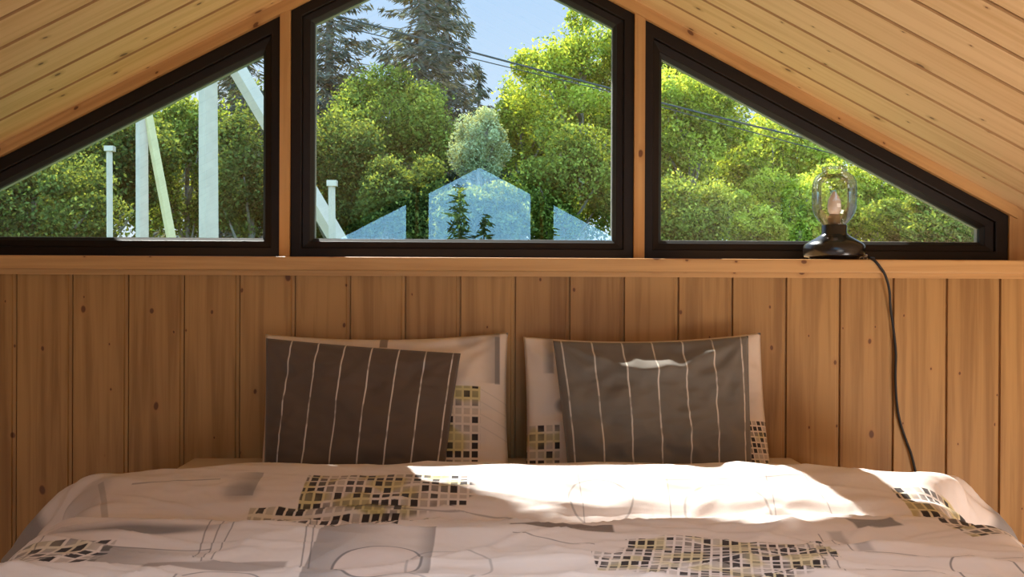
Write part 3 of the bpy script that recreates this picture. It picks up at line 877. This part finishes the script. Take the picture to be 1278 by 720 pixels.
# broadleaf
B = broadleaf
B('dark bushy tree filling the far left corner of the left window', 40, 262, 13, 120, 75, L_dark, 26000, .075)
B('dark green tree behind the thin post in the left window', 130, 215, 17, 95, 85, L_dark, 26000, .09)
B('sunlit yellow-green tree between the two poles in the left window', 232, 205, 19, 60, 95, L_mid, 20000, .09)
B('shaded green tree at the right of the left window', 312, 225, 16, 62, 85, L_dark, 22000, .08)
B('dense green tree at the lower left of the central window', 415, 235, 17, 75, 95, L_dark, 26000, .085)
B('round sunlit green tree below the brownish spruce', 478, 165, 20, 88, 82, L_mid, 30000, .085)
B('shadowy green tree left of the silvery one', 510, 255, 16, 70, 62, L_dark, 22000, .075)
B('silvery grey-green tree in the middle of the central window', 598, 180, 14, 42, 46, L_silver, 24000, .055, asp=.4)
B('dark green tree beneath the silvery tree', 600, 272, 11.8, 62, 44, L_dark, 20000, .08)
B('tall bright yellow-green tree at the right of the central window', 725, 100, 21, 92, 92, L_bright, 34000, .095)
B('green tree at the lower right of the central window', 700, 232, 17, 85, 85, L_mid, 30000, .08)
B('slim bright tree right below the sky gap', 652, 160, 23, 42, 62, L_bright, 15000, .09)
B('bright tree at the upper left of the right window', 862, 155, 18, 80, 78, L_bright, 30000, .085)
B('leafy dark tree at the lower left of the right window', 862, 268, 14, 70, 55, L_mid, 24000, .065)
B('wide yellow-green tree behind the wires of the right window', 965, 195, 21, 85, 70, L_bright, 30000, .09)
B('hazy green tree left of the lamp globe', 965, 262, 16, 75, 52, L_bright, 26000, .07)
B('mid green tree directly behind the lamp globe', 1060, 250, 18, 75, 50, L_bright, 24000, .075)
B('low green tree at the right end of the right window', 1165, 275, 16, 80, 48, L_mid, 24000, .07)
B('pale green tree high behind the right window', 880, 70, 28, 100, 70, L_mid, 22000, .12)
# farther row that closes the gaps
far = [(-60, 230, 'left end of the left window'), (60, 190, 'bushy left tree'), (180, 160, 'two poles'), (300, 150, 'strut of the tall pole'), (400, 170, 'left edge of the central window'), (500, 190, 'round sunlit tree'),
       (600, 245, 'silvery tree'), (690, 170, 'tall bright tree'), (790, 150, 'right post of the central window'), (890, 170, 'wires in the right window'), (990, 215, 'wide yellow-green tree'), (1090, 245, 'lamp globe'), (1190, 262, 'right end of the right window'), (1290, 270, 'pine infill at the right edge')]
for i, (x, yy, w) in enumerate(far):
    B('distant dark tree in the far row, behind the ' + w, x, yy + 42, 33, 80, 108 if yy < 240 else 62, L_dark if i % 2 else L_mid, 16000, .16, group='far row of trees')
off = [(-190, 'first beyond the left end of the window row'), (-380, 'second beyond the left end of the window row'), (-600, 'third beyond the left end of the window row'), (1430, 'first beyond the right end of the window row'), (1620, 'second beyond the right end of the window row')]
for i, (x, w) in enumerate(off):
    B('side tree, ' + w, x, 235, 29, 120, 120, L_dark, 9000, .22, group='trees beyond the ends of the window row')
for i in range(12):
    x = -160 + i * 135
    B('low dense bush closing the gap under the crowns', x, 352 + (i % 3) * 4, 25.5, 84, 50, L_dark if i % 3 else L_mid, 9000, .15, clumps=30, group='low bushes under the trees', name='leafy_bush')
# trees behind the house (mirrored in the central glass)
def behind(px, half, H, y, seed):
    rg = random.Random(seed)
for i, (x, y, zt, sl) in enumerate(((-.62, -17, 3.2, .24), (-.1, -19, 2.7, .3), (1.15, -16.5, 2.95, .24), (-5.2, -18, 5.2, .22), (5.3, -18, 5.0, .2))):
    EYEb = EYE.copy()
    root = empty('spruce_tree', (x, y, GZ)); tag(root, 'young spruce behind the house, %s' % ['mirrored left of centre in the glass', 'mirrored near the middle of the glass', 'mirrored at the right of the pale reflection', 'far to the west side', 'far to the east side'][i], 'tree', 'young spruces behind the house')
    rg = random.Random(i + 50); H = zt - GZ; C = []; Dr = []; T = []
    z = H
    while z > H * .2:
        L = sl * (H - z) + .08
        for b in range(5):
            th = rg.uniform(0, 6.283); l = L * rg.uniform(.6, 1.15); dv0 = Vector((math.cos(th), math.sin(th), -.3))
            for _ in range(max(4, int(l * 26))):
                t = rg.random(); C.append(Vector((0, 0, z)) + dv0 * l * t + Vector((rg.gauss(0, .05), rg.gauss(0, .05), rg.gauss(0, .05)))); Dr.append((dv0 + Vector((rg.gauss(0, .4), rg.gauss(0, .4), rg.gauss(0, .4)))).normalized()); T.append(rg.random())
        z -= .14
    me = leaves_mesh('foliage', np.array([tuple(c) for c in C]), .28, np.array(T), .2, np.array([tuple(d) for d in Dr])); me.materials.append(L_spruce_b)
    link(bpy.data.objects.new('foliage', me), root)
    MB().tube([(0, 0, 0), (0, 0, H)], .1, 8, .01).build('trunk', M_bark, root, True)

# ------------------------------------------------------------------ light
sun = bpy.data.lights.new('sun', 'SUN'); sun.energy = 15.0; sun.angle = math.radians(.6); sun.color = (1, .96, .90)
so = bpy.data.objects.new('sun', sun); COL.objects.link(so)
so.rotation_euler = Vector((.51, -1.0, -1.24)).to_track_quat('-Z', 'Y').to_euler(); so.location = (-8, 6, 12)

w = bpy.data.worlds.new('sky'); bpy.context.scene.world = w; w.use_nodes = True
nt = w.node_tree; nt.nodes.clear()
class GW(G):
    def __init__(s): s.t = nt; s.n = nt.nodes; s.l = nt.links
g = GW()
tc = g.n.new('ShaderNodeTexCoord'); sp = g.n.new('ShaderNodeSeparateXYZ'); g.l.new(tc.outputs['Generated'], sp.inputs[0])
dx, dy, dz = (Ex(g, sp.outputs[i]) for i in range(3))
col = g.mix(g.step(dz, 0.0, .5), (.72, .86, 1.0), (.36, .60, .98))
col = g.mix(g.step(dy, .0, -.3), col, (.33, .66, 1.0))
cl = g.noise(Ex(g, tc.outputs['Generated']), 3.2, 5, .6)
col = g.mix(g.step(cl, .50, .75) * g.step(dy, -.1, .2) * .5, col, (.95, .97, 1.0))
stg = g.step(dy, .2, -.5) * 4.4 + 1.15
bg = g.n.new('ShaderNodeBackground'); g.l.new(col.s, bg.inputs[0]); g.l.new(stg.s, bg.inputs[1])
wo = g.n.new('ShaderNodeOutputWorld'); g.l.new(bg.outputs[0], wo.inputs[0])

def area(name, loc, target, size, power, color):
    l = bpy.data.lights.new(name, 'AREA'); l.shape = 'RECTANGLE'; l.size = size[0]; l.size_y = size[1]; l.energy = power; l.color = color
    o = bpy.data.objects.new(name, l); COL.objects.link(o); o.location = loc
    o.rotation_euler = (Vector(target) - Vector(loc)).to_track_quat('-Z', 'Y').to_euler()
# unseen fill lights added to brighten the room, low down and overhead
area('low_fill_light', (1.1, -4.2, .5), (.1, -.6, 1.3), (1.4, .7), 17, (1, .95, .90))
area('low_fill_light', (1.75, -1.35, .2), (1.55, -.9, 2.0), (.5, .8), 19, (1, .90, .80))
area('low_fill_light', (-1.75, -1.75, .2), (-1.35, -.6, 2.0), (.5, .6), 3.2, (1, .88, .76))
area('overhead_fill_light', (.15, -1.95, 1.80), (.15, -1.94, .6), (1.2, .4), 14, (.80, .90, 1.0))  # added fill from above for the bed, no ceiling lamp there
bpy.data.objects['overhead_fill_light'].data.spread = math.radians(100)

# ------------------------------------------------------------------ camera
cam = bpy.data.cameras.new('camera'); cam.sensor_width = 36; cam.lens = 36 * F / 1278; cam.clip_start = .02; cam.clip_end = 400
co = bpy.data.objects.new('camera', cam); COL.objects.link(co)
co.matrix_world = Matrix.Translation(EYE) @ CAMROT.to_4x4()
sc = bpy.context.scene; sc.camera = co
sc.view_settings.view_transform = 'Standard'; sc.view_settings.look = 'None'; sc.view_settings.exposure = 0
